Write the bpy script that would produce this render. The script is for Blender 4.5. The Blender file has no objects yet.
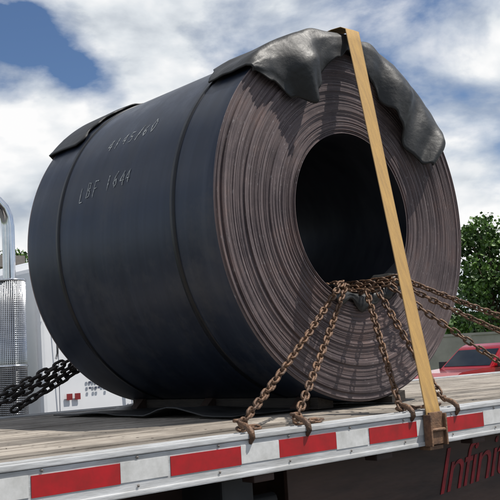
import bpy, bmesh, math, random
from mathutils import Vector, Matrix, noise
random.seed(7)
S=bpy.context.scene
COL=S.collection
# ------------------------------------------------------------------ helpers
def link(o,parent=None):
    COL.objects.link(o)
    if parent: o.parent=parent
    return o
def empty(name,loc=(0,0,0),rotz=0):
    e=bpy.data.objects.new(name,None); e.location=loc; e.rotation_euler=(0,0,rotz); return link(e)
def mesh_obj(name,bm,mats,parent=None,smooth=False,loc=(0,0,0)):
    me=bpy.data.meshes.new(name); bm.normal_update(); bm.to_mesh(me); bm.free()
    if not isinstance(mats,(list,tuple)): mats=[mats]
    for m in mats: me.materials.append(m)
    if smooth:
        for p in me.polygons: p.use_smooth=True
    o=bpy.data.objects.new(name,me); o.location=loc
    return link(o,parent)
def box(bm,x0,x1,y0,y1,z0,z1,mi=0,bev=0.0):
    vs=[bm.verts.new((x,y,z)) for x in (x0,x1) for y in (y0,y1) for z in (z0,z1)]
    fs=[(0,1,3,2),(4,6,7,5),(0,4,5,1),(2,3,7,6),(0,2,6,4),(1,5,7,3)]
    faces=[bm.faces.new([vs[i] for i in f]) for f in fs]
    for f in faces: f.material_index=mi
    if bev>0:
        es=list({e for f in faces for e in f.edges})
        r=bmesh.ops.bevel(bm,geom=es,offset=bev,segments=2,affect='EDGES',profile=0.7)
        for f in r['faces']: f.material_index=mi
    return vs
def boxobj(name,x0,x1,y0,y1,z0,z1,mat,parent=None,bev=0.0):
    bm=bmesh.new(); box(bm,x0,x1,y0,y1,z0,z1,0,bev); return mesh_obj(name,bm,mat,parent)
def tube(bm,pts,r,seg=8,mi=0,closed=False,cap=True):
    n=len(pts); pts=[Vector(p) for p in pts]
    rs=r if isinstance(r,(list,tuple)) else [r]*n
    rings=[]; prev=None
    for i in range(n):
        if closed: t=pts[(i+1)%n]-pts[i-1]
        else: t=pts[min(i+1,n-1)]-pts[max(i-1,0)]
        t.normalize()
        if prev is None:
            a=Vector((0,0,1)) if abs(t.z)<.9 else Vector((1,0,0))
            u=t.cross(a).normalized()
        else:
            u=(prev-t*prev.dot(t)).normalized()
        prev=u; v=t.cross(u)
        rings.append([bm.verts.new(pts[i]+(u*math.cos(2*math.pi*k/seg)+v*math.sin(2*math.pi*k/seg))*rs[i]) for k in range(seg)])
    m=n if closed else n-1
    for i in range(m):
        A=rings[i];B=rings[(i+1)%n]
        for k in range(seg):
            f=bm.faces.new((A[k],A[(k+1)%seg],B[(k+1)%seg],B[k])); f.material_index=mi; f.smooth=True
    if cap and not closed:
        for R_ in (rings[0][::-1],rings[-1]):
            f=bm.faces.new(R_); f.material_index=mi
def extrude_profile(bm,prof,y0,y1,mi=0):
    a=[bm.verts.new((x,y0,z)) for x,z in prof]; b=[bm.verts.new((x,y1,z)) for x,z in prof]
    n=len(prof); fs=[bm.faces.new(a),bm.faces.new(b[::-1])]
    for i in range(n): fs.append(bm.faces.new((a[(i+1)%n],a[i],b[i],b[(i+1)%n])))
    for f in fs: f.material_index=mi
    return fs
def lathe_y(bm,prof,cx,cz,seg=40,mi=0,smooth=True):
    rings=[]
    for r,y in prof:
        rings.append([bm.verts.new((cx+r*math.cos(2*math.pi*k/seg),y,cz+r*math.sin(2*math.pi*k/seg))) for k in range(seg)])
    for i in range(len(prof)-1):
        m=mi[i] if isinstance(mi,(list,tuple)) else mi
        for k in range(seg):
            f=bm.faces.new((rings[i][k],rings[i][(k+1)%seg],rings[i+1][(k+1)%seg],rings[i+1][k])); f.material_index=m; f.smooth=smooth
# ------------------------------------------------------------------ materials
def newmat(name):
    m=bpy.data.materials.new(name); m.use_nodes=True
    nt=m.node_tree; b=nt.nodes['Principled BSDF']; return m,nt,b
def N(nt,t,**kw):
    n=nt.nodes.new(t)
    for k,v in kw.items(): setattr(n,k,v)
    return n
def ramp(nt,stops):
    r=N(nt,'ShaderNodeValToRGB'); e=r.color_ramp.elements
    while len(e)<len(stops): e.new(.5)
    for i,(p,c) in enumerate(stops):
        e[i].position=p; e[i].color=(c[0],c[1],c[2],1) if hasattr(c,'__len__') else (c,c,c,1)
    return r
def mat(name,c1,c2=None,rough=.5,metal=0,scale=8,bump=0,bscale=None,stretch=(1,1,1),rvar=0,detail=5,coat=0,spec=.5):
    m,nt,b=newmat(name); L=nt.links
    b.inputs['Roughness'].default_value=rough; b.inputs['Metallic'].default_value=metal
    b.inputs['Coat Weight'].default_value=coat; b.inputs['Specular IOR Level'].default_value=spec
    if c2 is None: c2=tuple(x*.8 for x in c1)
    tc=N(nt,'ShaderNodeTexCoord'); mp=N(nt,'ShaderNodeMapping'); mp.inputs['Scale'].default_value=stretch
    L.new(tc.outputs['Object'],mp.inputs[0])
    n=N(nt,'ShaderNodeTexNoise'); n.inputs['Scale'].default_value=scale; n.inputs['Detail'].default_value=detail
    n.inputs['Roughness'].default_value=.65
    L.new(mp.outputs[0],n.inputs['Vector'])
    r=ramp(nt,[(.33,c1),(.67,c2)]); L.new(n.outputs['Fac'],r.inputs[0]); L.new(r.outputs[0],b.inputs['Base Color'])
    if rvar:
        mr=N(nt,'ShaderNodeMapRange'); mr.inputs[1].default_value=.3; mr.inputs[2].default_value=.7
        mr.inputs[3].default_value=max(0.02,rough-rvar); mr.inputs[4].default_value=rough+rvar
        L.new(n.outputs['Fac'],mr.inputs[0]); L.new(mr.outputs[0],b.inputs['Roughness'])
    if bump:
        n2=N(nt,'ShaderNodeTexNoise'); n2.inputs['Scale'].default_value=bscale or scale*4; n2.inputs['Detail'].default_value=4
        L.new(mp.outputs[0],n2.inputs['Vector'])
        bp=N(nt,'ShaderNodeBump'); bp.inputs['Strength'].default_value=bump; bp.inputs['Distance'].default_value=.01
        L.new(n2.outputs['Fac'],bp.inputs['Height']); L.new(bp.outputs[0],b.inputs['Normal'])
    return m
M={}
M['alu']=mat('aluminium_painted',(.64,.65,.66),(.38,.38,.37),.42,.1,scale=5,stretch=(1,6,6),bump=.12,rvar=.1,detail=8)
M['black_rubber']=mat('black_rubber',(.009,.010,.010),(.026,.026,.026),.52,0,scale=6,bump=.25,bscale=40,rvar=.10,spec=.45,detail=8)
M['frame']=mat('frame_paint_rusty',(.018,.013,.012),(.06,.03,.022),.6,0,scale=4,bump=.3)
M['skirt']=mat('side_board_brown',(.028,.015,.012),(.095,.052,.038),.55,0,scale=3,stretch=(.6,3,3),bump=.2,detail=9)
M['red_tape']=mat('red_reflective',(.46,.012,.018),(.28,.016,.016),.35,0,scale=14,detail=9)
M['white_tape']=mat('white_reflective',(.74,.74,.73),(.50,.50,.48),.35,0,scale=14,detail=9)
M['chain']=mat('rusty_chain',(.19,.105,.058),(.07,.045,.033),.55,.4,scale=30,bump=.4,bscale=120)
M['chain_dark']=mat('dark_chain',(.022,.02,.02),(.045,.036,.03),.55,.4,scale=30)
M['strap']=mat('strap_webbing',(.47,.285,.085),(.32,.195,.07),.8,0,scale=9,stretch=(6,.6,.6),bump=.3,bscale=90,detail=8)
M['strap_edge']=mat('strap_stripe',(.26,.155,.055),(.32,.2,.07),.8)
M['rust']=mat('rusty_steel',(.07,.04,.028),(.035,.025,.022),.65,.35,scale=20,bump=.3)
M['winch']=mat('weathered_bracket',(.28,.16,.09),(.11,.065,.045),.65,.3,scale=25,bump=.3)
M['chrome']=mat('chrome',(.72,.73,.75),(.6,.61,.63),.14,1,scale=10)
M['shield_in']=mat('shield_inner',(.16,.165,.17),(.10,.10,.11),.4,.7,scale=10)
M['white_paint']=mat('white_truck_paint',(.80,.81,.82),(.72,.73,.75),.22,0,scale=1.5,coat=.4)
M['glass']=mat('vehicle_glass',(.012,.015,.018),(.02,.024,.027),.05,0,scale=2)
M['tyre']=mat('tyre',(.015,.015,.016),(.03,.03,.03),.8,0,scale=20,bump=.2)
M['dark']=mat('dark_trim',(.015,.015,.017),(.03,.03,.032),.5)
M['red_car']=mat('dark_red_car_paint',(.34,.008,.012),(.28,.006,.010),.2,0,scale=1,coat=.6)
M['timber']=mat('timber',(.045,.036,.028),(.022,.018,.015),.85,0,scale=8,stretch=(8,1,8),bump=.4)
M['chalk']=mat('chalk',(.74,.77,.76),(.05,.06,.07),.95,0,scale=75,detail=8)
M['decal_red']=mat('decal_red',(.30,.03,.03),(.2,.02,.02),.4)
M['decal_blue']=mat('decal_dark',(.06,.07,.11),(.10,.11,.15),.4)
M['sign_red']=mat('red_lettering',(.46,.008,.02),(.13,.008,.012),.5,0,scale=14,detail=9)
M['asphalt']=mat('asphalt',(.045,.045,.046),(.075,.074,.072),.9,0,scale=.6,bump=.4,bscale=60,detail=8)
M['concrete']=mat('concrete',(.40,.37,.32),(.30,.28,.24),.85,0,scale=1.2,bump=.3,bscale=25,detail=8)
M['grass']=mat('grass',(.035,.07,.018),(.08,.11,.03),.9,0,scale=.8,bump=.5,bscale=20,detail=8)
M['beige']=mat('beige_wall',(.42,.36,.28),(.35,.30,.23),.85,0,scale=.7,bump=.2)
M['roof']=mat('roof_metal',(.22,.20,.18),(.17,.15,.14),.6)
M['bark']=mat('bark',(.06,.042,.03),(.11,.08,.055),.9,0,scale=6,stretch=(1,1,.25),bump=.6)
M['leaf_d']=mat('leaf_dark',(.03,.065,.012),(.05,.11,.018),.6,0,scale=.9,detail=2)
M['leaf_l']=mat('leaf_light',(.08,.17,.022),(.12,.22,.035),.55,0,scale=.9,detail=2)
M['paint']=mat('road_paint',(.75,.75,.72),(.5,.5,.48),.7,0,scale=4)

# deck wood
m,nt,b=newmat('deck_wood'); L=nt.links; M['deck']=m
tc=N(nt,'ShaderNodeTexCoord'); sp=N(nt,'ShaderNodeSeparateXYZ'); L.new(tc.outputs['Object'],sp.inputs[0])
dv=N(nt,'ShaderNodeMath',operation='DIVIDE'); dv.inputs[1].default_value=.1714; L.new(sp.outputs['Y'],dv.inputs[0])
fl=N(nt,'ShaderNodeMath',operation='FLOOR'); L.new(dv.outputs[0],fl.inputs[0])
wn=N(nt,'ShaderNodeTexWhiteNoise',noise_dimensions='1D'); L.new(fl.outputs[0],wn.inputs['W'])
mp=N(nt,'ShaderNodeMapping'); mp.inputs['Scale'].default_value=(1.0,30,30); L.new(tc.outputs['Object'],mp.inputs[0])
n1=N(nt,'ShaderNodeTexNoise'); n1.inputs['Scale'].default_value=2.4; n1.inputs['Detail'].default_value=9; n1.inputs['Roughness'].default_value=.75
L.new(mp.outputs[0],n1.inputs['Vector'])
r1=ramp(nt,[(.28,(.06,.05,.042)),(.46,(.27,.235,.195)),(.56,(.38,.34,.29)),(.72,(.56,.53,.48))]); L.new(n1.outputs['Fac'],r1.inputs[0])
hs=N(nt,'ShaderNodeHueSaturation'); mr=N(nt,'ShaderNodeMapRange'); mr.inputs[3].default_value=.62; mr.inputs[4].default_value=1.25
L.new(wn.outputs['Value'],mr.inputs[0]); L.new(mr.outputs[0],hs.inputs['Value']); L.new(r1.outputs[0],hs.inputs['Color'])
n2=N(nt,'ShaderNodeTexNoise'); n2.inputs['Scale'].default_value=2.6; n2.inputs['Detail'].default_value=8; n2.inputs['Roughness'].default_value=.7; L.new(tc.outputs['Object'],n2.inputs['Vector'])
r2=ramp(nt,[(.36,(.42,.40,.38)),(.56,(1,1,1))]); L.new(n2.outputs['Fac'],r2.inputs[0])
mx=N(nt,'ShaderNodeMix',data_type='RGBA',blend_type='MULTIPLY'); mx.inputs[0].default_value=.8
L.new(hs.outputs[0],mx.inputs[6]); L.new(r2.outputs[0],mx.inputs[7]); L.new(mx.outputs[2],b.inputs['Base Color'])
b.inputs['Roughness'].default_value=.8
bp=N(nt,'ShaderNodeBump'); bp.inputs['Strength'].default_value=.7; bp.inputs['Distance'].default_value=.008
L.new(n1.outputs['Fac'],bp.inputs['Height']); L.new(bp.outputs[0],b.inputs['Normal'])

def polar(nt,fr,fa,fy):
    L=nt.links
    tc=N(nt,'ShaderNodeTexCoord'); sp=N(nt,'ShaderNodeSeparateXYZ'); L.new(tc.outputs['Object'],sp.inputs[0])
    cm0=N(nt,'ShaderNodeCombineXYZ'); L.new(sp.outputs['X'],cm0.inputs[0]); L.new(sp.outputs['Z'],cm0.inputs[1])
    ln=N(nt,'ShaderNodeVectorMath',operation='LENGTH'); L.new(cm0.outputs[0],ln.inputs[0])
    cm=N(nt,'ShaderNodeCombineXYZ')
    a=N(nt,'ShaderNodeMath',operation='MULTIPLY'); a.inputs[1].default_value=fr; L.new(ln.outputs['Value'],a.inputs[0]); L.new(a.outputs[0],cm.inputs[0])
    nr=N(nt,'ShaderNodeVectorMath',operation='NORMALIZE'); L.new(cm0.outputs[0],nr.inputs[0])
    s2=N(nt,'ShaderNodeSeparateXYZ'); L.new(nr.outputs[0],s2.inputs[0])
    b1=N(nt,'ShaderNodeMath',operation='MULTIPLY'); b1.inputs[1].default_value=fa; L.new(s2.outputs[0],b1.inputs[0]); L.new(b1.outputs[0],cm.inputs[1])
    b2=N(nt,'ShaderNodeMath',operation='MULTIPLY'); b2.inputs[1].default_value=fa; L.new(s2.outputs[1],b2.inputs[0])
    b3=N(nt,'ShaderNodeMath',operation='MULTIPLY_ADD'); b3.inputs[1].default_value=fy; L.new(sp.outputs['Y'],b3.inputs[0]); L.new(b2.outputs[0],b3.inputs[2])
    L.new(b3.outputs[0],cm.inputs[2])
    return cm,ln,tc
# coil face
m,nt,b=newmat('coil_edge_layers'); L=nt.links; M['coil_face']=m
cm,ln,tc=polar(nt,95,1.4,0)
n1=N(nt,'ShaderNodeTexNoise'); n1.inputs['Scale'].default_value=1; n1.inputs['Detail'].default_value=7; n1.inputs['Roughness'].default_value=.7
L.new(cm.outputs[0],n1.inputs['Vector'])
r1=ramp(nt,[(.25,(.055,.044,.045)),(.5,(.135,.108,.108)),(.76,(.25,.21,.205))]); L.new(n1.outputs['Fac'],r1.inputs[0])
n2=N(nt,'ShaderNodeTexNoise'); n2.inputs['Scale'].default_value=3.0; n2.inputs['Detail'].default_value=10; n2.inputs['Roughness'].default_value=.75; L.new(tc.outputs['Object'],n2.inputs['Vector'])
r2=ramp(nt,[(.34,(.58,.56,.60)),(.52,(1,.95,.95)),(.68,(1.3,1.08,.98))]); L.new(n2.outputs['Fac'],r2.inputs[0])
mx=N(nt,'ShaderNodeMix',data_type='RGBA',blend_type='MULTIPLY'); mx.inputs[0].default_value=1
L.new(r1.outputs[0],mx.inputs[6]); L.new(r2.outputs[0],mx.inputs[7])
cm2,_,_=polar(nt,170,22,0)
n3=N(nt,'ShaderNodeTexNoise'); n3.inputs['Scale'].default_value=1; n3.inputs['Detail'].default_value=3; L.new(cm2.outputs[0],n3.inputs['Vector'])
r3=ramp(nt,[(.64,0),(.74,.65)]); L.new(n3.outputs['Fac'],r3.inputs[0])
mx2=N(nt,'ShaderNodeMix',data_type='RGBA'); mx2.inputs[7].default_value=(.38,.35,.35,1)
L.new(r3.outputs[0],mx2.inputs[0]); L.new(mx.outputs[2],mx2.inputs[6]); L.new(mx2.outputs[2],b.inputs['Base Color'])
b.inputs['Roughness'].default_value=.58; b.inputs['Metallic'].default_value=.12
bp=N(nt,'ShaderNodeBump'); bp.inputs['Strength'].default_value=.4; bp.inputs['Distance'].default_value=.003
L.new(n1.outputs['Fac'],bp.inputs['Height']); L.new(bp.outputs[0],b.inputs['Normal'])
# coil skin: blue-black scale, scuffs, dusty patches
m,nt,b=newmat('mill_scale_steel'); L=nt.links; M['coil_skin']=m
cm,ln,tc=polar(nt,1,.6,7)
n1=N(nt,'ShaderNodeTexNoise'); n1.inputs['Scale'].default_value=1.2; n1.inputs['Detail'].default_value=8; n1.inputs['Roughness'].default_value=.6
L.new(cm.outputs[0],n1.inputs['Vector'])
r1=ramp(nt,[(.3,(.011,.016,.030)),(.55,(.020,.028,.048)),(.75,(.040,.050,.075))]); L.new(n1.outputs['Fac'],r1.inputs[0])
n2=N(nt,'ShaderNodeTexNoise'); n2.inputs['Scale'].default_value=3.2; n2.inputs['Detail'].default_value=12; n2.inputs['Roughness'].default_value=.78; L.new(tc.outputs['Object'],n2.inputs['Vector'])
r2=ramp(nt,[(.50,0),(.66,.75)]); L.new(n2.outputs['Fac'],r2.inputs[0])
mx=N(nt,'ShaderNodeMix',data_type='RGBA'); mx.inputs[7].default_value=(.055,.058,.068,1)
L.new(r2.outputs[0],mx.inputs[0]); L.new(r1.outputs[0],mx.inputs[6])
cm3,_,_=polar(nt,1,1.2,60)
n4=N(nt,'ShaderNodeTexNoise'); n4.inputs['Scale'].default_value=1.6; n4.inputs['Detail'].default_value=6; n4.inputs['Roughness'].default_value=.7; L.new(cm3.outputs[0],n4.inputs['Vector'])
r4=ramp(nt,[(.64,0),(.70,.45)]); L.new(n4.outputs['Fac'],r4.inputs[0])
mx3=N(nt,'ShaderNodeMix',data_type='RGBA'); mx3.inputs[7].default_value=(.10,.11,.13,1)
L.new(r4.outputs[0],mx3.inputs[0]); L.new(mx.outputs[2],mx3.inputs[6]); L.new(mx3.outputs[2],b.inputs['Base Color'])
b.inputs['Metallic'].default_value=.25
mr=N(nt,'ShaderNodeMapRange'); mr.inputs[1].default_value=.3; mr.inputs[2].default_value=.7; mr.inputs[3].default_value=.25; mr.inputs[4].default_value=.5
L.new(n2.outputs['Fac'],mr.inputs[0]); L.new(mr.outputs[0],b.inputs['Roughness'])
bp=N(nt,'ShaderNodeBump'); bp.inputs['Strength'].default_value=.15; bp.inputs['Distance'].default_value=.01
L.new(n1.outputs['Fac'],bp.inputs['Height']); L.new(bp.outputs[0],b.inputs['Normal'])
M['coil_in']=mat('coil_bore',(.014,.017,.024),(.04,.042,.05),.4,.4,scale=3,stretch=(1,3,1))
M['band']=mat('steel_band',(.005,.006,.008),(.010,.011,.015),.4,.2,scale=20)

# ------------------------------------------------------------------ camera
pitch,roll=math.radians(7.04),math.radians(3.3)
R0=Vector((.736,-.677,0)).normalized(); F0=Vector((.677,.736,0)).normalized()
Fw=(F0*math.cos(pitch)+Vector((0,0,math.sin(pitch)))).normalized(); U0=R0.cross(Fw)
rt=R0*math.cos(roll)-U0*math.sin(roll); up=U0*math.cos(roll)+R0*math.sin(roll)
cam=bpy.data.cameras.new('camera'); co=bpy.data.objects.new('camera',cam); link(co)
cam.sensor_width=36; cam.lens=64.8; cam.clip_end=3000; cam.clip_start=.05
CAM=Vector((0,-2.175,1.72))
mw=Matrix((rt,up,-Fw)).transposed().to_4x4(); mw.translation=CAM; co.matrix_world=mw
S.camera=co
def sky_dir(px,py):
    return (Fw*900+rt*(px-250)+up*(250-py)).normalized()

# ------------------------------------------------------------------ sun + sky
sd=Vector((.36,-.32,.87)).normalized()
sl=bpy.data.lights.new('sun','SUN'); sl.energy=5.0; sl.angle=math.radians(.5); sl.color=(1,.95,.88)
so=bpy.data.objects.new('sun',sl); so.rotation_euler=sd.to_track_quat('Z','Y').to_euler(); link(so)
w=bpy.data.worlds.new('World'); S.world=w; w.use_nodes=True; nt=w.node_tree; L=nt.links
w.cycles.sampling_method='MANUAL'; w.cycles.sample_map_resolution=256
bg=nt.nodes['Background']; bg.inputs['Strength'].default_value=.082
sk=N(nt,'ShaderNodeTexSky',sky_type='NISHITA'); sk.sun_disc=False
sk.sun_elevation=math.asin(sd.z); sk.sun_rotation=math.atan2(sd.x,sd.y); sk.air_density=1.0; sk.dust_density=.4; sk.ozone_density=2.5
tc=N(nt,'ShaderNodeTexCoord')
def cloudnoise(off,scale=4.6,det=8,st=(1,1,1.8),rough=.53):
    mp=N(nt,'ShaderNodeMapping'); mp.inputs['Scale'].default_value=st; mp.inputs['Location'].default_value=off
    L.new(tc.outputs['Generated'],mp.inputs[0])
    n=N(nt,'ShaderNodeTexNoise'); n.inputs['Scale'].default_value=scale; n.inputs['Detail'].default_value=det; n.inputs['Roughness'].default_value=rough
    n.inputs['Distortion'].default_value=.15
    L.new(mp.outputs[0],n.inputs['Vector']); return n
c1=cloudnoise((3.1,1.7,.4)); c2=cloudnoise((3.1,1.7,.4+.07),det=4)
acc=c1.outputs['Fac']
def blob(px,py,rad,amt):
    global acc
    d=sky_dir(px,py)
    dm=N(nt,'ShaderNodeVectorMath',operation='DISTANCE'); dm.inputs[1].default_value=d
    L.new(tc.outputs['Generated'],dm.inputs[0])
    mr=N(nt,'ShaderNodeMapRange',interpolation_type='SMOOTHSTEP'); mr.inputs[1].default_value=0; mr.inputs[2].default_value=rad
    mr.inputs[3].default_value=amt; mr.inputs[4].default_value=0
    L.new(dm.outputs['Value'],mr.inputs[0])
    ad=N(nt,'ShaderNodeMath',operation='ADD'); L.new(acc,ad.inputs[0]); L.new(mr.outputs[0],ad.inputs[1]); acc=ad.outputs[0]
blob(80,68,.050,-.17); blob(45,45,.05,-.14); blob(8,20,.055,-.18); blob(115,88,.03,-.08)
blob(20,135,.12,.18); blob(150,25,.12,.14); blob(175,90,.07,.14); blob(460,195,.12,.16); blob(430,110,.12,.06); blob(300,20,.15,.06); blob(20,245,.06,.1); blob(485,20,.08,.06)
r=ramp(nt,[(.40,0),(.47,.5),(.58,1)]); L.new(acc,r.inputs[0])
df=N(nt,'ShaderNodeMath',operation='SUBTRACT'); L.new(c1.outputs['Fac'],df.inputs[0]); L.new(c2.outputs['Fac'],df.inputs[1])
mr=N(nt,'ShaderNodeMapRange'); mr.inputs[1].default_value=-.12; mr.inputs[2].default_value=.09; L.new(df.outputs[0],mr.inputs[0])
cr=ramp(nt,[(0,(5.8,6.4,7.2)),(.5,(9.0,9.5,10.0)),(1,(12,12,12))]); L.new(mr.outputs[0],cr.inputs[0])
mx=N(nt,'ShaderNodeMix',data_type='RGBA'); L.new(r.outputs[0],mx.inputs[0])
skm=N(nt,'ShaderNodeMix',data_type='RGBA',blend_type='MULTIPLY'); skm.inputs[0].default_value=1; skm.inputs[7].default_value=(.85,.95,1.1,1)
L.new(sk.outputs[0],skm.inputs[6]); L.new(skm.outputs[2],mx.inputs[6]); L.new(cr.outputs[0],mx.inputs[7]); L.new(mx.outputs[2],bg.inputs['Color'])

# ------------------------------------------------------------------ ground
bm=bmesh.new(); s=1500
bm.faces.new([bm.verts.new(v) for v in ((-s,-s,0),(s,-s,0),(s,s,0),(-s,s,0))]); mesh_obj('ground',bm,M['grass'])
bm=bmesh.new(); bm.faces.new([bm.verts.new(v) for v in ((-60,-50,.004),(42,-50,.004),(42,46,.004),(-60,46,.004))]); mesh_obj('parking_lot',bm,M['asphalt'])
bm=bmesh.new()
for i in range(9):
    x=12+i*3.2; box(bm,x,x+.1,10,15.2,.004,.008)
mesh_obj('parking_markings',bm,M['paint'])
bm=bmesh.new(); box(bm,42,42.25,-50,46.25,0,.14,0,.02); box(bm,-60,41.99,46,46.25,0,.14,0,.02); mesh_obj('kerb',bm,M['concrete'])

# ------------------------------------------------------------------ trailer
DZ=1.487; X0,X1=-5.6,8.6; TW=2.6; SH=-.045
tr=empty('flatbed_trailer')
bm=bmesh.new(); nb=14; bw=(TW-.2)/nb
for i in range(nb):
    y=.1+i*bw; x=X0+.05
    while x<X1-.05:
        e=min(X1-.05,x+random.uniform(3,5)); dz=random.uniform(-.003,.002)
        box(bm,x+.0015,e-.0015,y+.005,y+bw-.005,DZ-.04,DZ-.004+dz,0,.004); x=e
mesh_obj('deck_planks',bm,M['deck'],tr)
bm=bmesh.new()
for k in range(48):
    x=X0+.2+k*.3
    for i in range(nb):
        for q in (.25,.75):
            y=.1+(i+q)*bw; rr=.006
            vs=[bm.verts.new((x+rr*math.cos(a*math.pi/3),y+rr*math.sin(a*math.pi/3),DZ-.0012)) for a in range(6)]; bm.faces.new(vs)
mesh_obj('deck_screws',bm,M['rust'],tr)
def rail(name,ys):
    bm=bmesh.new()
    f=lambda a,b:(min(ys(a),ys(b)),max(ys(a),ys(b)))
    y0,y1=f(0,.098); box(bm,X0,X1,y0,y1,DZ-.014,DZ+.002,0,.003)
    y0,y1=f(0,.014); box(bm,X0,X1,y0+.0005,y1,DZ-.118,DZ-.0145,0,.003)
    y0,y1=f(-.006,.02); box(bm,X0,X1,y0,y1,DZ-.128,DZ-.112,0,.004)
    y0,y1=f(-.006,.012); box(bm,X0,X1,y0,y1,DZ-.012,DZ+.004,0,.003)
    for yy in (.03,.06):
        y0,y1=f(yy,yy+.006); box(bm,X0,X1,y0,y1,DZ+.0022,DZ+.006,0,.001)
    k=X0+.3
    while k<X1:
        y0,y1=f(.015,.075); box(bm,k-.045,k+.045,y0,y1,DZ-.155,DZ-.016,1,.006); k+=.61
    return mesh_obj(name,bm,[M['alu'],M['frame']],tr)
rail('side_rail',lambda v:v); rail('side_rail_far',lambda v:TW-v)
bmr=bmesh.new(); bmw=bmesh.new()
P=.451; TX=1.225+SH; k=int((X0-TX)/P)
while TX+k*P+P<X1:
    x=TX+k*P+random.uniform(-.004,.004)
    if x>X0:
        dz=random.uniform(-.002,.002)
        for (yy,y2) in ((-.0015,0.0005),(TW-.0005,TW+.0015)):
            box(bmr,x,x+.277,yy,y2,DZ-.087+dz,DZ-.030+dz); box(bmw,x+.278,x+P-.006,yy,y2,DZ-.087-dz,DZ-.030-dz)
    k+=1
mesh_obj('tape_red',bmr,M['red_tape'],tr); mesh_obj('tape_white',bmw,M['white_tape'],tr)
bm=bmesh.new(); x=X0+.1
while x<X1:
    for z in (DZ-.100,DZ-.020):
        vs=[bm.verts.new((x+.005*math.cos(a),-.0025,z+.005*math.sin(a))) for a in [i*math.pi/4 for i in range(8)]]
        c=bm.verts.new((x,-.005,z))
        for i in range(8): bm.faces.new((vs[i],vs[(i+1)%8],c))
    x+=.305
mesh_obj('rail_rivets',bm,M['roof'],tr)
bm=bmesh.new()
for yc in (.8,1.8):
    box(bm,X0,X1,yc-.008,yc+.008,.93,DZ-.16); box(bm,X0,X1,yc-.07,yc+.07,.91,.93,0,.003); box(bm,X0,X1,yc-.07,yc+.07,DZ-.16,DZ-.145,0,.003)
x=X0+.3
while x<X1:
    box(bm,x-.03,x+.03,.08,TW-.08,DZ-.145,DZ-.045,0,.004); x+=.40
box(bm,X0,X0+.08,.0,TW,DZ-.3,DZ-.05,0,.01); box(bm,X1-.08,X1,0,TW,DZ-.3,DZ-.05,0,.01)
mesh_obj('chassis_beams',bm,M['frame'],tr)
bm=bmesh.new(); box(bm,2.35,6.0,.25,.27,.78,DZ-.15,0,.004); box(bm,2.35,6.0,.235,.29,.76,.782,0,.004)
for x in (2.6,3.0,4.2,5.1): box(bm,x-.02,x+.02,.27,.8,.8,DZ-.2)
mesh_obj('side_board',bm,M['skirt'],tr)
bm=bmesh.new()
box(bm,1.96,2.10,.16,.38,.75,DZ-.13,0,.01); box(bm,1.90,2.16,.14,.40,.7,.76,0,.01)
tube(bm,[(.2,.28,1.22),(2.3,.28,1.22)],.025,10)
box(bm,.7,1.6,.35,.9,.75,1.2,0,.02)
mesh_obj('under_bracket',bm,M['dark'],tr)
cu=bpy.data.curves.new('lettering','FONT'); cu.body='Infinity'; cu.size=.27; cu.shear=.5; cu.extrude=.001; cu.space_character=.9; cu.offset=-.001
to=bpy.data.objects.new('lettering',cu); link(to); to.location=(3.24,.2475,1.10); to.rotation_euler=(math.radians(90),math.radians(-4),0)
bpy.context.view_layer.update()
dg=bpy.context.evaluated_depsgraph_get(); me=bpy.data.meshes.new_from_object(to.evaluated_get(dg)); mwm=to.matrix_world.copy()
bpy.data.objects.remove(to); me.materials.clear(); me.materials.append(M['sign_red'])
lo=bpy.data.objects.new('lettering',me); lo.matrix_world=mwm; link(lo,tr)
def wheel(bm,cx,cy,r,wd,outer=-1):
    y0,y1=cy-wd/2,cy+wd/2
    prof=[(r*.28,y0+.06),(r*.5,y0+.05),(r*.56,y0+.005),(r*.62,y0+.0),(r*.86,y0-.008),(r*.97,y0+.02),(r,y0+.05),(r,y1-.05),(r*.97,y1-.02),(r*.86,y1+.008),(r*.62,y1),(r*.56,y1-.005),(r*.5,y1-.05),(r*.28,y1-.06)]
    lathe_y(bm,prof,cx,r,36,[1,1,1,0,0,0,0,0,0,0,1,1,1])
    lathe_y(bm,[(.001,y0+.0),(r*.14,y0+.0),(r*.17,y0+.02),(r*.29,y0+.07)],cx,r,24,1)
    lathe_y(bm,[(.001,y1-.0),(r*.14,y1-.0),(r*.17,y1-.02),(r*.29,y1-.07)],cx,r,24,1)
bm=bmesh.new()
for cx in (6.4,7.65):
    for cy in (.14,.45,2.15,2.46): wheel(bm,cx,cy,.5,.26)
mesh_obj('wheels',bm,[M['tyre'],M['alu']],tr)
bm=bmesh.new()
for yc in (.65,1.95):
    box(bm,-3.1,-2.95,yc-.07,yc+.07,.08,DZ-.2,0,.01); box(bm,-3.2,-2.85,yc-.14,yc+.14,0.006,.08,0,.01)
for cx in (6.4,7.65): tube(bm,[(cx,.2,.5),(cx,2.4,.5)],.06); 
box(bm,6.1,8.0,.72,.88,.55,.9,0,.02); box(bm,6.1,8.0,1.72,1.88,.55,.9,0,.02)
mesh_obj('landing_gear_and_axles',bm,M['dark'],tr)

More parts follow.
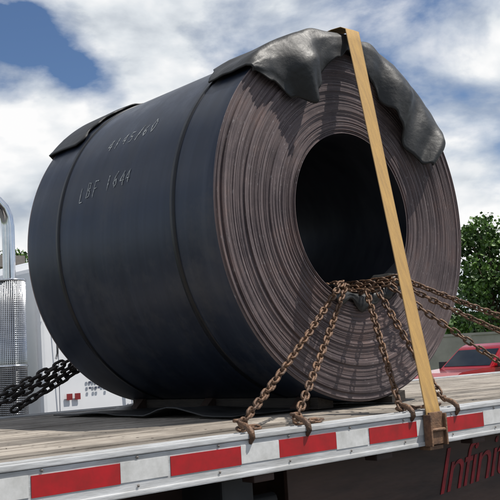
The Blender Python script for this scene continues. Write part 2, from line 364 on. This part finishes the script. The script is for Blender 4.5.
# ------------------------------------------------------------------ coil
CR,CL=.866,1.55; RI=.395
CX,CY,CZ=3.218,.585+CL/2,DZ+.022+CR
coil=empty('steel_coil',(CX,CY,CZ))
rnd=random.Random(3); SEG=288
def oor(a): return 1+.0035*math.sin(2*a+.6)+.0015*math.sin(5*a)
nr_=120; offs=[]; v=0
for i in range(nr_):
    v=v*.80+rnd.uniform(-.0028,.0028)
    if rnd.random()<.07: v+=rnd.choice((-1,1))*.007
    offs.append(max(-.012,min(.012,v)))
YF=-CL/2
pf=[]
for j in range(25): pf.append((CR,CL/2-.004-(CL-.008)*j/24,0,0))
pf.append((CR-.003,YF,1,0))
dr=(CR-.003-RI)/nr_
for i in range(nr_):
    ra=CR-.003-i*dr; rb=ra-dr*.80; rc=ra-dr
    pf+= [(ra-.0002,YF+offs[i],1,i),(rb,YF+offs[i],1,i),(rb-dr*.08,YF+offs[i]+.0025,1,i)]
for j in range(13): pf.append((RI,YF+.01+(CL-.02)*j/12,2,0))
for i in range(0,nr_,3):
    ra=RI+(CR-RI)*i/nr_; pf+=[(ra+.001,CL/2+offs[i]*.8,1,i),(ra+dr*2.6,CL/2+offs[i]*.8,1,i)]
bm=bmesh.new(); rings=[]
for (r_,y_,mi,i) in pf:
    ring=[]
    for k in range(SEG):
        a=2*math.pi*k/SEG
        yy=y_; rr=r_
        if mi==1: yy+=.003*noise.noise(Vector((math.cos(a)*1.6,math.sin(a)*1.6,i*.35)))
        if mi==0: rr*=1+.0014*noise.noise(Vector((math.cos(a)*2,math.sin(a)*2,y_*1.5)))
        rr*=oor(a)
        ring.append(bm.verts.new((rr*math.sin(a),yy,rr*math.cos(a))))
    rings.append(ring)
n=len(pf)
for i in range(n):
    A=rings[i];B=rings[(i+1)%n]; mi=pf[(i+1)%n][2] if i<n-1 else 0
    if pf[i][2]!=0 and mi==0: mi=1
    for k in range(SEG):
        f=bm.faces.new((A[k],A[(k+1)%SEG],B[(k+1)%SEG],B[k])); f.material_index=mi; f.smooth=(mi!=1)
bmesh.ops.recalc_face_normals(bm,faces=bm.faces)
mesh_obj('coil_wraps',bm,[M['coil_skin'],M['coil_face'],M['coil_in']],coil)
for nm,yo,bwid in (('band_front',.28,.034),('band_back',1.24,.034)):
    bm=bmesh.new(); yc=YF+yo; pr=[(CR-.002,yc-bwid/2),(CR+.004,yc-bwid/2+.002),(CR+.004,yc+bwid/2-.002),(CR-.002,yc+bwid/2)]
    rr=[]
    for r_,y_ in pr: rr.append([bm.verts.new((r_*oor(a)*math.sin(a),y_+.004*math.sin(a*2),r_*oor(a)*math.cos(a))) for a in [2*math.pi*k/200 for k in range(200)]])
    for i in range(3):
        for k in range(200): bm.faces.new((rr[i][k],rr[i][(k+1)%200],rr[i+1][(k+1)%200],rr[i+1][k])).smooth=True
    mesh_obj(nm,bm,M['band'],coil)
G={'4':[[(0.6,0),(.6,1),(0,.35),(.8,.35)]],'1':[[(.35,1),(.35,0)]],'5':[[(.7,1),(.1,1),(.1,.55),(.6,.55),(.7,.25),(.5,0),(.05,.05)]],
'/':[[(.1,-.1),(.7,1.05)]],'6':[[(.6,1),(.2,.7),(.05,.3),(.3,0),(.6,.2),(.5,.5),(.1,.4)]],'0':[[(.3,1),(.05,.5),(.3,0),(.6,.3),(.6,.7),(.3,1)]],
'L':[[(.05,1),(.05,0),(.6,0.02)]],'B':[[(.05,0),(.05,1),(.5,.95),(.5,.6),(.05,.5),(.6,.4),(.55,.05),(.05,0)]],'F':[[(.05,0),(.05,1),(.65,1)],[(.05,.55),(.5,.55)]],' ':[]}
def chalk(txt,th0,y0,h,wd):
    u=0
    for ch in txt:
        jx,jy,sc=random.uniform(-.10,.10),random.uniform(-.10,.10),random.uniform(.82,1.12)
        for st in G[ch]:
            pts=[]
            for q in range(len(st)-1):
                for t in range(6):
                    t/=6; pts.append((st[q][0]*(1-t)+st[q+1][0]*t, st[q][1]*(1-t)+st[q+1][1]*t))
            pts.append(st[-1])
            uv=[((u+jx+a*.8*sc+.12*b_)*wd+random.uniform(-.0014,.0014),(b_*sc+jy)*h+random.uniform(-.0014,.0014)) for a,b_ in pts]
            L_=[]
            for i,(p,q_) in enumerate(uv):
                a_=uv[max(i-1,0)]; c_=uv[min(i+1,len(uv)-1)]; dx,dy=c_[0]-a_[0],c_[1]-a_[1]; l=math.hypot(dx,dy) or 1
                nx,ny=-dy/l,dx/l; hw=.0024*random.uniform(.5,1.4); row=[]
                for s_ in (-1,1):
                    yy=y0-(p+nx*hw*s_); th=th0-(q_+ny*hw*s_+.05*u*wd)/CR
                    rr=CR*oor(-th)+.0022
                    row.append(bmc.verts.new((-rr*math.sin(th),yy,rr*math.cos(th))))
                L_.append(row)
            for A_,B_ in zip(L_,L_[1:]): bmc.faces.new((A_[0],B_[0],B_[1],A_[1]))
        u+=1
bmc=bmesh.new()
chalk('4145/60',math.radians(61),YF+.92,.072,.056)
chalk('LBF 1644',math.radians(78),YF+1.05,.080,.056)
bmc.normal_update()
fl_=[f for f in bmc.faces if f.normal.x*f.calc_center_median().x+f.normal.z*f.calc_center_median().z<0]
bmesh.ops.reverse_faces(bmc,faces=fl_)
mesh_obj('chalk_marks',bmc,M['chalk'],coil)
bm=bmesh.new(); g=[]
for i in range(25):
    a=math.radians(180-44+ i*3.0); row=[]
    for j in range(12):
        wv=noise.noise(Vector((i*.35,j*.4,2)))
        if j<6: rr=RI-.022-.012*abs(wv); y=YF+.15-j*.03
        else: rr=RI-.020+(j-5)*.010*(1+.9*noise.noise(Vector((i*.3,0,5)))); y=YF-.02-.012*wv
        row.append(bm.verts.new((rr*math.sin(a),y,rr*math.cos(a))))
    g.append(row)
for i in range(24):
    for j in range(11): bm.faces.new((g[i][j],g[i+1][j],g[i+1][j+1],g[i][j+1])).smooth=True
o=mesh_obj('bore_lip_protector',bm,M['black_rubber'],coil); md=o.modifiers.new('s','SOLIDIFY'); md.thickness=.006

# ------------------------------------------------------------------ rubber mats on top
def lerp_tab(tab,x):
    if x<=tab[0][0]: return tab[0][1]
    for (a,b_),(c,d) in zip(tab,tab[1:]):
        if x<=c:
            t=(x-a)/(c-a); t=t*t*(3-2*t); return b_+(d-b_)*t
    return tab[-1][1]
hang=[(-46,.03),(-41,.14),(-35,.25),(-29,.31),(-22,.28),(-15,.21),(-7,.13),(0,.09),(8,.12),(14,.21),(21,.29),(28,.31),(35,.31),(43,.36),(50,.36),(55,.31),(58,.22)]
back=[(-47,.26),(-30,.40),(-10,.42),(10,.46),(40,.40),(57,.34)]
bm=bmesh.new(); g=[]; NT=170
for i in range(NT+1):
    td=-46+103*i/NT; th=math.radians(td); row=[]
    bk=lerp_tab(back,td)+.02*noise.noise(Vector((i*.11,7,1)))
    Lh=lerp_tab(hang,td)+.012*noise.noise(Vector((i*.13,1,1)))
    lift=.010+.024*max(0,noise.noise(Vector((td*.11,3,3))))
    for j in range(13):
        f=j/12; y=YF+bk*(1-f); rr=CR+.008+lift*(.3+f)+.010*noise.noise(Vector((td*.10,f*3,9)))
        row.append(bm.verts.new((rr*math.sin(th),y,rr*math.cos(th))))
    ex,ez=(CR+.008+lift*1.3)*math.sin(th),(CR+.008+lift*1.3)*math.cos(th)
    rw_=.75 if td<10 else max(.62,.75-.005*(td-10))
    dv_=Vector((-math.sin(th)*rw_,0,-math.cos(th)*rw_-.22)).normalized()
    damp=1-.85*math.exp(-((td-5)/7)**2)
    for j in range(1,21):
        f=j/20; h=Lh*f; g_=min(1,h/.14)*damp
        ph=td*.24+1.2
        fold=(.032*math.sin(ph)+.008*math.sin(td*.6+.5)+.014*noise.noise(Vector((td*.15,f*2,4))))*g_
        y=YF-.022*min(1,f*4)-.044*g_-fold+.03*max(0,f-.6)
        y=min(y,YF-.018*min(1,f*4))
        sx=.022*math.cos(ph)*g_*f
        row.append(bm.verts.new((ex+dv_.x*h+sx,y,ez+dv_.z*h)))
    g.append(row)
for i in range(NT):
    for j in range(len(g[0])-1): bm.faces.new((g[i][j],g[i][j+1],g[i+1][j+1],g[i+1][j])).smooth=True
o=mesh_obj('rubber_mat',bm,M['black_rubber'],None,loc=(CX,CY,CZ)); md=o.modifiers.new('s','SOLIDIFY'); md.thickness=.008; md.offset=1
bm=bmesh.new(); g=[]
for i in range(70):
    td=-52+80*i/69; th=math.radians(td); row=[]
    w0=.24+.07*noise.noise(Vector((i*.15,4,4)))+(.14 if td>-14 else 0)
    lift=.012+.026*max(0,noise.noise(Vector((td*.12,8,3))))
    for j in range(10):
        f=j/9; y=CL/2-w0*(1-f)+.04*f; rr=CR+.006+lift*(1-.4*abs(f-.5))
        row.append(bm.verts.new((rr*math.sin(th),y,rr*math.cos(th))))
    for j in range(1,7):
        h=.03*j; row.append(bm.verts.new(((CR+.01-h)*math.sin(th),CL/2+.045+.02*math.sin(td*.3),(CR+.01-h)*math.cos(th))))
    g.append(row)
for i in range(69):
    for j in range(len(g[0])-1): bm.faces.new((g[i][j],g[i+1][j],g[i+1][j+1],g[i][j+1])).smooth=True
o=mesh_obj('rubber_mat.001',bm,M['black_rubber'],None,loc=(CX,CY,CZ)); md=o.modifiers.new('s','SOLIDIFY'); md.thickness=.008; md.offset=-1
bm=bmesh.new(); g=[]
for i in range(36):
    row=[]
    for j in range(24):
        x=2.50+.55*i/35+.04*noise.noise(Vector((i*.2,j*.2,1))); y=.72+1.45*j/23+.05*noise.noise(Vector((i*.15,3,1)))
        row.append(bm.verts.new((x,y,DZ+.004+.05*max(0,noise.noise(Vector((x*3,y*3,5)))))))
    g.append(row)
for i in range(35):
    for j in range(23): bm.faces.new((g[i][j],g[i+1][j],g[i+1][j+1],g[i][j+1])).smooth=True
o=mesh_obj('rubber_mat.002',bm,M['black_rubber']); md=o.modifiers.new('s','SOLIDIFY'); md.thickness=.006; md.offset=1

# ------------------------------------------------------------------ coil cradle
cr_=empty('coil_cradle')
for nm,sx in (('timber_a',-1),('timber_b',1)):
    bm=bmesh.new()
    prf=[(CX+sx*.15,DZ+.003),(CX+sx*.25,DZ+.003),(CX+sx*.25,DZ+.055),(CX+sx*.23,DZ+.050),(CX+sx*.15,DZ+.032)]
    extrude_profile(bm,prf,.66 if sx<0 else .56,2.1); bmesh.ops.recalc_face_normals(bm,faces=bm.faces)
    mesh_obj(nm,bm,M['timber'],cr_)
bm=bmesh.new()
for y in (.74,1.4,2.0):
    for sx in (-1,1):
        prf=[(CX+sx*.252,DZ+.002),(CX+sx*.33,DZ+.002),(CX+sx*.32,DZ+.012),(CX+sx*.27,DZ+.06),(CX+sx*.252,DZ+.06)]
        extrude_profile(bm,prf,y-.03,y+.03)
bmesh.ops.recalc_face_normals(bm,faces=bm.faces)
mesh_obj('rack_irons',bm,M['rust'],cr_)

# ------------------------------------------------------------------ chains
def add_link(bm,c,t,u,pitch,rw,hw):
    v=t.cross(u); sh=pitch/2+rw-hw*.95; pts=[]
    for k in range(6): a=-math.pi/2+math.pi*k/5; pts.append(c+t*(sh+hw*math.cos(a))+u*hw*math.sin(a))
    for k in range(6): a=math.pi/2+math.pi*k/5; pts.append(c+t*(-sh+hw*math.cos(a))+u*hw*math.sin(a))
    tube(bm,pts,rw,6,closed=True)
def chain(name,pts,mat_,sag=.0,pitch=.036,rw=.0052,hw=.0122,hook=True):
    pts=[Vector(p) for p in pts]; dense=[]
    for a,b_ in zip(pts,pts[1:]):
        n=max(6,int((b_-a).length/.01)); sg=sag*(b_-a).length
        for i in range(n):
            t=i/n; p=a.lerp(b_,t); p.z-=sg*4*t*(1-t)*.25; dense.append(p)
    dense.append(pts[-1])
    bm=bmesh.new(); acc_=0; nxt=0; k=0; rot=random.uniform(0,3)
    for a,b_ in zip(dense,dense[1:]):
        d=(b_-a).length
        while acc_+d>=nxt:
            t=(nxt-acc_)/d; c=a.lerp(b_,t); tg=(b_-a).normalized()
            rf=Vector((0,1,0)) if abs(tg.y)<.8 else Vector((1,0,0))
            u=tg.cross(rf).normalized(); ang=rot+k*.03+(k%2)*math.pi/2+random.uniform(-.25,.25)
            u=Matrix.Rotation(ang,3,tg)@u
            add_link(bm,c+Vector((random.uniform(-.0015,.0015),)*3),tg,u,pitch,rw,hw); k+=1; nxt+=pitch
        acc_+=d
    if hook:
        e=pts[-1]
        hp=[e+Vector(q) for q in ((0,.012,.022),(0.004,0,.010),(0.006,-.02,.004),(.004,-.040,-.004),(0,-.056,-.016),(0,-.060,-.034),(0,-.050,-.048),(0,-.036,-.046))]
        tube(bm,hp,[.006,.008,.010,.011,.011,.010,.008,.005],8)
        tube(bm,[e+Vector((-.016,.008,.02)),e+Vector((.016,.008,.02))],.006,8)
        q=e+Vector((0,.02,-.002)); ang=random.uniform(2.6,3.6) if random.random()<.5 else random.uniform(-.5,.5)
        for i in range(random.randint(3,5)):
            tg2=Vector((math.cos(ang),math.sin(ang)*.6,0)).normalized()
            q=q+tg2*pitch*.95; q.z=DZ+.014; q.y=min(max(q.y,.04),.3)
            uu=Vector((0,0,1)).cross(tg2) if i%2 else (Vector((0,0,1))*.5+Vector((0,0,1)).cross(tg2)).normalized()
            add_link(bm,q.copy(),tg2,uu.normalized(),pitch,rw,hw); ang+=random.uniform(-.9,.9)
    return mesh_obj(name,bm,mat_,None,smooth=True)
yf=.585; RA=DZ+.025
def lip(dx): return (CX+dx, yf-.045, CZ-math.sqrt(RI*RI-dx*dx)+.032)
def inn(dx,d=.25): return (CX+dx*.9, yf+d, CZ-math.sqrt(RI*RI-dx*dx)+.05)
C=M['chain']
chain('tie_down_chain',[inn(-.12),lip(-.17),(2.00+SH,.05,RA)],C,.05)
chain('tie_down_chain',[inn(-.10),lip(-.14),(2.26+SH,.05,RA)],C,.02)
chain('tie_down_chain',[inn(.00),lip(.00),(2.83+SH,.05,RA)],C,.05)
chain('tie_down_chain',[inn(.06),lip(.08),(3.12+SH,.05,RA)],C,.06)
chain('tie_down_chain',[inn(.13),lip(.16),(3.85,.05,RA)],C,.06)
chain('tie_down_chain',[inn(.16),lip(.20),(4.70,.05,RA)],C,.08)
chain('tie_down_chain',[inn(.18),lip(.23),(5.6,.05,RA)],C,.08)
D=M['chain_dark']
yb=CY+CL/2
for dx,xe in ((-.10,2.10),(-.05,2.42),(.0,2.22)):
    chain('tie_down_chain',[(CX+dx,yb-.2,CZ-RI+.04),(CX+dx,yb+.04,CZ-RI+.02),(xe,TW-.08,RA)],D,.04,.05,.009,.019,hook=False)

# ------------------------------------------------------------------ strap
SX=2.945+SH
P_=[(SX,-.016,DZ-.078),(SX,-.018,DZ),(SX+.005,-.010,DZ+.025)]
a=Vector((SX+.005,-.010,DZ+.025)); b_=Vector((3.24,.530,CZ+CR+.034))
for i in range(1,30): P_.append(tuple(a.lerp(b_,i/30)))
P_.append(tuple(b_)); P_+=[(3.24,.56,CZ+CR+.052),(3.241,.62,CZ+CR+.058)]
for i in range(1,14): P_.append((3.241,.62+1.5*i/13,CZ+CR+.052+.004*math.sin(i)))
P_+=[(3.241,2.20,CZ+CR+.04)]
c=Vector((3.241,2.24,CZ+CR+.0)); d=Vector((3.4,TW+.014,DZ+.01))
for i in range(0,16): P_.append(tuple(c.lerp(d,i/15)))
bm=bmesh.new(); rows=[]; W=.046
for i,p in enumerate(P_):
    p=Vector(p); tw=.10*math.sin(i*.12)
    row=[]
    for q in (-1,-.9,-.4,0,.4,.9,1):
        row.append(bm.verts.new(p+Vector((q*W,tw*q*W,0))))
    rows.append(row)
for i in range(len(rows)-1):
    for k in range(6):
        f=bm.faces.new((rows[i][k],rows[i][k+1],rows[i+1][k+1],rows[i+1][k])); f.smooth=True; f.material_index=1 if k in(0,5) else 0
o=mesh_obj('cargo_strap',bm,[M['strap'],M['strap_edge']]); md=o.modifiers.new('s','SOLIDIFY'); md.thickness=.003
bm=bmesh.new()
box(bm,SX-.042,SX+.042,-.030,-.021,DZ-.125,DZ-.002,0,.003); box(bm,SX-.042,SX+.042,-.022,.03,DZ-.145,DZ-.130,0,.003)
tube(bm,[(SX-.052,-.034,DZ-.07),(SX+.052,-.034,DZ-.07)],.007,10); box(bm,SX-.053,SX-.043,-.042,-.007,DZ-.13,DZ-.01,0,.003); box(bm,SX+.043,SX+.053,-.042,-.007,DZ-.13,DZ-.01,0,.003)
mesh_obj('strap_flat_hook',bm,M['winch'])

# ------------------------------------------------------------------ semi truck (faces +X)
tk=empty('semi_truck',(3.88,5.45,0))
def loft(name,prof,y0,y1,matl,inset=0.0,zi=99,bev=.04):
    bm=bmesh.new(); extrude_profile(bm,prof,y0,y1)
    if inset:
        for v in bm.verts:
            if v.co.z>zi: v.co.y+= inset if v.co.y<(y0+y1)/2 else -inset
    bmesh.ops.recalc_face_normals(bm,faces=bm.faces)
    bmesh.ops.bevel(bm,geom=list(bm.edges),offset=bev,segments=3,affect='EDGES',profile=.6)
    return mesh_obj(name,bm,matl,tk,smooth=False)
loft('cab_body',[(.42,1.0),(.42,2.72),(.55,2.84),(1.55,2.9),(2.05,2.78),(2.35,2.05),(2.4,1.0)],0.05,2.35,M['white_paint'],.06,2.3,.06)
loft('hood',[(2.4,1.0),(2.4,1.98),(3.2,1.86),(4.0,1.72),(4.12,1.5),(4.15,.75),(3.9,.7),(3.75,1.05),(3.4,1.2),(2.95,1.05),(2.8,.8)],.35,2.05,M['white_paint'],0,9,.05)
bm=bmesh.new()
extrude_profile(bm,[(1.55,1.85),(1.55,2.5),(2.02,2.5),(2.24,1.95),(2.24,1.85)],.043,.06); extrude_profile(bm,[(1.55,1.85),(1.55,2.5),(2.02,2.5),(2.24,1.95),(2.24,1.85)],2.34,2.357)
bmesh.ops.recalc_face_normals(bm,faces=bm.faces); mesh_obj('side_windows',bm,M['glass'],tk)
bm=bmesh.new(); bm.faces.new([bm.verts.new(v) for v in ((2.13,.25,2.68),(2.13,2.15,2.68),(2.385,2.2,2.1),(2.385,.2,2.1))]); mesh_obj('windshield',bm,M['glass'],tk)
bm=bmesh.new()
for yy in (.02,1.98):
    pr=[]; 
    for k in range(13):
        a=math.pi*k/12; pr.append((3.38-.68*math.cos(a),.62+.66*math.sin(a)))
    for k in range(13):
        a=math.pi*(12-k)/12; pr.append((3.38-.60*math.cos(a),.60+.58*math.sin(a)))
    extrude_profile(bm,pr,yy,yy+.4)
bmesh.ops.recalc_face_normals(bm,faces=bm.faces); mesh_obj('fenders',bm,M['white_paint'],tk)
bm=bmesh.new(); box(bm,4.15,4.4,.1,2.3,.45,.8,0,.05); box(bm,4.152,4.19,.65,1.75,.85,1.55,0,.02)
lathe_y(bm,[(.001,.05),(.30,.05),(.33,.08),(.33,.62),(.30,.65),(.001,.65)],0,0,32)
for v in list(bm.verts)[-6*32:]:
    x,y,z=v.co; v.co=(1.0+ (y-.35)*2.2, .30+x*.9, .70+z*.9)
bmesh.ops.recalc_face_normals(bm,faces=bm.faces); mesh_obj('bumper_grille_tank',bm,M['chrome'],tk)
bm=bmesh.new()
for i in range(16): box(bm,4.192,4.2,.68,1.72,.88+i*.041,.9+i*.041)
box(bm,-3.2,4.0,.75,.83,.72,.95,0,.01); box(bm,-3.2,4.0,1.57,1.65,.72,.95,0,.01)
box(bm,-2.6,-1.2,.85,1.55,1.0,1.16,0,.03); box(bm,-.2,.35,.3,2.1,.75,.95,0,.02)
mesh_obj('frame_rails',bm,M['dark'],tk)
bm=bmesh.new()
for cx in (-2.5,-1.2):
    for cy in (.15,.45,1.95,2.25): wheel(bm,cx,cy,.5,.26)
for cy in (.22,2.18): wheel(bm,3.38,cy,.5,.28)
mesh_obj('wheels',bm,[M['tyre'],M['chrome']],tk)
def stack(nm,yy):
    bm=bmesh.new(); x=.16
    tube(bm,[(x,yy,1.0),(x,yy,3.12),(x-.012,yy,3.21),(x-.05,yy,3.29),(x-.11,yy,3.35),(x-.17,yy,3.385)],.060,20,cap=False)
    tube(bm,[(x-.165,yy,3.382),(x-.17,yy,3.385)],.055,20,1)
    mesh_obj(nm+'_pipe',bm,[M['chrome'],M['dark']],tk)
    bm=bmesh.new()
    tube(bm,[(x,yy,1.05),(x,yy,2.60)],.137,24,1)
    for i in range(86):
        z=1.06+i*.018; ring=[(x+.141*math.cos(2*math.pi*k/24),yy+.141*math.sin(2*math.pi*k/24),z) for k in range(24)]
        tube(bm,ring,.0052,4,0,closed=True)
    for k in range(52):
        a=2*math.pi*k/52; tube(bm,[(x+.141*math.cos(a),yy+.141*math.sin(a),1.05),(x+.141*math.cos(a),yy+.141*math.sin(a),2.61)],.005,4)
    for z in (1.06,1.8,2.6):
        ring=[(x+.143*math.cos(2*math.pi*k/24),yy+.143*math.sin(2*math.pi*k/24),z) for k in range(24)]; tube(bm,ring,.014,6,0,closed=True)
    mesh_obj(nm+'_shield',bm,[M['chrome'],M['shield_in']],tk)
stack('exhaust_right',.14); stack('exhaust_left',2.26)
bm=bmesh.new()
for yy,s_ in ((-.12,-1),(2.52,1)):
    box(bm,2.12,2.22,yy-.09,yy+.09,1.9,2.35,0,.02); tube(bm,[(2.2,yy-s_*.2,2.5),(2.17,yy,2.45),(2.17,yy,1.8),(2.2,yy-s_*.2,1.75)],.012,6)
tube(bm,[(.55,.0,1.85),(.55,-.03,1.9),(.55,-.03,2.4),(.55,.0,2.45)],.012,8)
tube(bm,[(1.45,.0,1.5),(1.45,-.03,1.55),(1.45,-.03,2.3),(1.45,.0,2.35)],.014,8)
mesh_obj('mirrors_and_grab_rails',bm,M['chrome'],tk)
bm=bmesh.new()
box(bm,.68,.74,.040,.048,1.45,1.51,0); box(bm,.77,.83,.040,.048,1.45,1.51,0); mesh_obj('placards',bm,M['decal_red'],tk)
bm=bmesh.new()
for i in range(4):
    for q in range(8):
        if random.random()<.8: box(bm,.93+q*.034,.953+q*.034,.040,.048,1.54+i*.055,1.562+i*.055)
box(bm,.60,.604,.040,.048,1.05,2.65); box(bm,1.46,1.466,.040,.048,1.05,2.65)
mesh_obj('door_lettering',bm,M['decal_blue'],tk)

# ------------------------------------------------------------------ pickup
def pickup(name,loc,rot):
    e=empty(name,loc,rot)
    bm=bmesh.new()
    prof=[(-2.8,.55),(-2.85,.62),(-2.82,1.15),(-2.75,1.22),(-1.0,1.22),(1.25,1.22),(2.45,1.13),(2.72,1.0),(2.78,.6),(2.7,.42),(2.28,.42),(2.2,.7),(2.0,.86),(1.75,.9),(1.5,.86),(1.3,.7),(1.22,.40),(-1.42,.40),(-1.5,.7),(-1.7,.86),(-1.95,.9),(-2.2,.86),(-2.4,.7),(-2.48,.5)]
    extrude_profile(bm,prof,-.95,.95); bmesh.ops.recalc_face_normals(bm,faces=bm.faces)
    bmesh.ops.bevel(bm,geom=list(bm.edges),offset=.035,segments=2,affect='EDGES')
    mesh_obj('lower_body',bm,M['red_car'],e)
    bm=bmesh.new(); 
    extrude_profile(bm,[(-1.0,1.2),(-.9,1.72),(-.75,1.82),(.35,1.84),(.6,1.76),(1.3,1.2)],-.92,.92)
    for v in bm.verts:
        if v.co.z>1.5: v.co.y*=.84
    bmesh.ops.recalc_face_normals(bm,faces=bm.faces); bmesh.ops.bevel(bm,geom=list(bm.edges),offset=.03,segments=2,affect='EDGES')
    mesh_obj('cab',bm,M['red_car'],e)
    bm=bmesh.new()
    for s_ in (-1,1):
        for q in ([(-.86,1.27),(-.8,1.7),(-.1,1.74),(-.1,1.27)],[(-.02,1.27),(-.02,1.74),(.48,1.72),(1.05,1.27)]):
            vs=[]
            for x,z in q:
                yy=.92-(z-1.2)/(1.80-1.2)*.92*.16+.006
                vs.append(bm.verts.new((x,s_*yy,z)))
            bm.faces.new(vs)
    def ws(x0,z0,x1,z1): bm.faces.new([bm.verts.new(v) for v in ((x0,-.82,z0),(x0,.82,z0),(x1,.72,z1),(x1,-.72,z1))])
    ws(1.235,1.265,.70,1.69); ws(-1.0,1.28,-.93,1.68)
    mesh_obj('windows',bm,M['glass'],e)
    bm=bmesh.new()
    for cx in (1.75,-1.95):
        for cy in (-.84,.84): wheel(bm,cx,cy,.38,.25)
    mesh_obj('wheels',bm,[M['tyre'],M['alu']],e)
    bm=bmesh.new(); box(bm,2.74,2.86,-.9,.9,.45,.62,0,.03); box(bm,-2.98,-2.84,-.9,.9,.5,.66,0,.03); box(bm,2.76,2.79,-.45,.45,.7,.95,0,.01)
    mesh_obj('bumpers',bm,M['chrome'],e)
    bm=bmesh.new()
    for s_ in (-1,1): box(bm,2.66,2.775,s_*.72-.16,s_*.72+.16,.72,.95,0,.02); box(bm,.95,1.08,s_*1.05-.1,s_*1.05+.1,1.2,1.4,0,.02)
    mesh_obj('lamps_and_mirrors',bm,M['dark'],e)
pickup('pickup_truck',(22.0,11.9,0),math.radians(172))

# ------------------------------------------------------------------ background
bd=empty('warehouse_building')
boxobj('walls',6,29.6,53,75,0,8.9,M['beige'],bd)
boxobj('roof_fascia',5.8,29.8,52.8,75.2,8.9,9.7,M['roof'],bd)
bm=bmesh.new()
for i in range(5): box(bm,8+i*4.3,10.6+i*4.3,52.95,52.99,0,3.6); box(bm,8+i*4.3,10.6+i*4.3,52.95,52.99,5.2,6.6)
mesh_obj('doors_and_windows',bm,M['glass'],bd)
wl=empty('concrete_wall',(47.6,27.5,0),math.radians(-42.6))
boxobj('wall_panels',-12,22,-.15,.15,0,2.5,M['concrete'],wl); boxobj('coping',-12.1,22.1,-.22,.22,2.5,2.65,M['concrete'],wl)
bm=bmesh.new()
for i in range(12): box(bm,-11.5+i*3,-11.1+i*3,-.24,-.152,0,2.49)
mesh_obj('piers',bm,M['concrete'],wl)
def tree(name,x,y,h,r,n,seed,leaf=.36):
    rd=random.Random(seed); bm=bmesh.new()
    tube(bm,[(0,0,0),(.05,0,h*.2),(.0,.08,h*.45),(.1,.05,h*.8)],[h*.024,h*.018,h*.012,h*.004],8)
    cl=[]
    for i in range(52):
        a=rd.uniform(0,6.28); z=rd.uniform(.16,.95); rad=r*math.sin(math.pi*min(1,(z-.06)/.98))**.6*rd.uniform(.2,.95)
        p=Vector((math.cos(a)*rad,math.sin(a)*rad,h*z)); cl.append((p,rd.uniform(.2,.36)*r))
        if i%2: b0=Vector((0,0,h*max(.12,z-.25))); tube(bm,[b0,b0.lerp(p,.5)+Vector((0,0,.2)),p],[h*.008,h*.005,h*.002],5)
    cl.append((Vector((0,0,h*.93)),r*.3))
    for _ in range(n):
        p,cr=rd.choice(cl)
        d=Vector((rd.gauss(0,1),rd.gauss(0,1),rd.gauss(0,.8))); d=d.normalized()*cr*rd.uniform(.3,1.1)**.6
        c=p+d; s_=leaf*rd.uniform(.5,1.2)
        u=Vector((rd.gauss(0,1),rd.gauss(0,1),rd.gauss(0,1))).normalized(); v=u.cross(Vector((rd.gauss(0,1),rd.gauss(0,1),rd.gauss(0,1)))).normalized()
        f=bm.faces.new([bm.verts.new(c+u*s_*.5),bm.verts.new(c+v*s_*.34),bm.verts.new(c-u*s_*.5),bm.verts.new(c-v*s_*.34)])
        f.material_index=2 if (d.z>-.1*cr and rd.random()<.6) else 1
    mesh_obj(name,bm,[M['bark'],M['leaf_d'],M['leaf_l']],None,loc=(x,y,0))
tree('deciduous_tree',52.3,31.1,10.4,3.6,10000,1)
tree('deciduous_tree',57,28.0,11.2,3.8,9000,2)
tree('deciduous_tree',60,24.5,10.4,3.6,8000,3)
tree('deciduous_tree',33.8,62,11.4,3.6,6000,5)
tree('deciduous_tree',40,70,11,4,5000,6)
rd=random.Random(9); bm=bmesh.new()
for i in range(15000):
    t=rd.random(); a=math.radians(-35+150*t); R_=rd.uniform(150,175)
    top=7+2.6*noise.noise(Vector((a*14,1,1)))+1.5*noise.noise(Vector((a*50,1,1)))
    z=top*(rd.random()**.7); c=Vector((math.cos(a)*R_,math.sin(a)*R_,z)); s_=rd.uniform(.8,1.7)
    u=Vector((rd.gauss(0,1),rd.gauss(0,1),rd.gauss(0,1))).normalized(); v=u.cross(Vector((rd.gauss(0,1),rd.gauss(0,1),rd.gauss(0,1)))).normalized()
    f=bm.faces.new([bm.verts.new(c+u*s_),bm.verts.new(c+v*s_*.7),bm.verts.new(c-u*s_),bm.verts.new(c-v*s_*.7)]); f.material_index=rd.randint(0,1)
mesh_obj('tree_line',bm,[M['leaf_d'],M['leaf_l']])
S.view_settings.view_transform='Standard'; S.view_settings.look='None'; S.view_settings.exposure=0
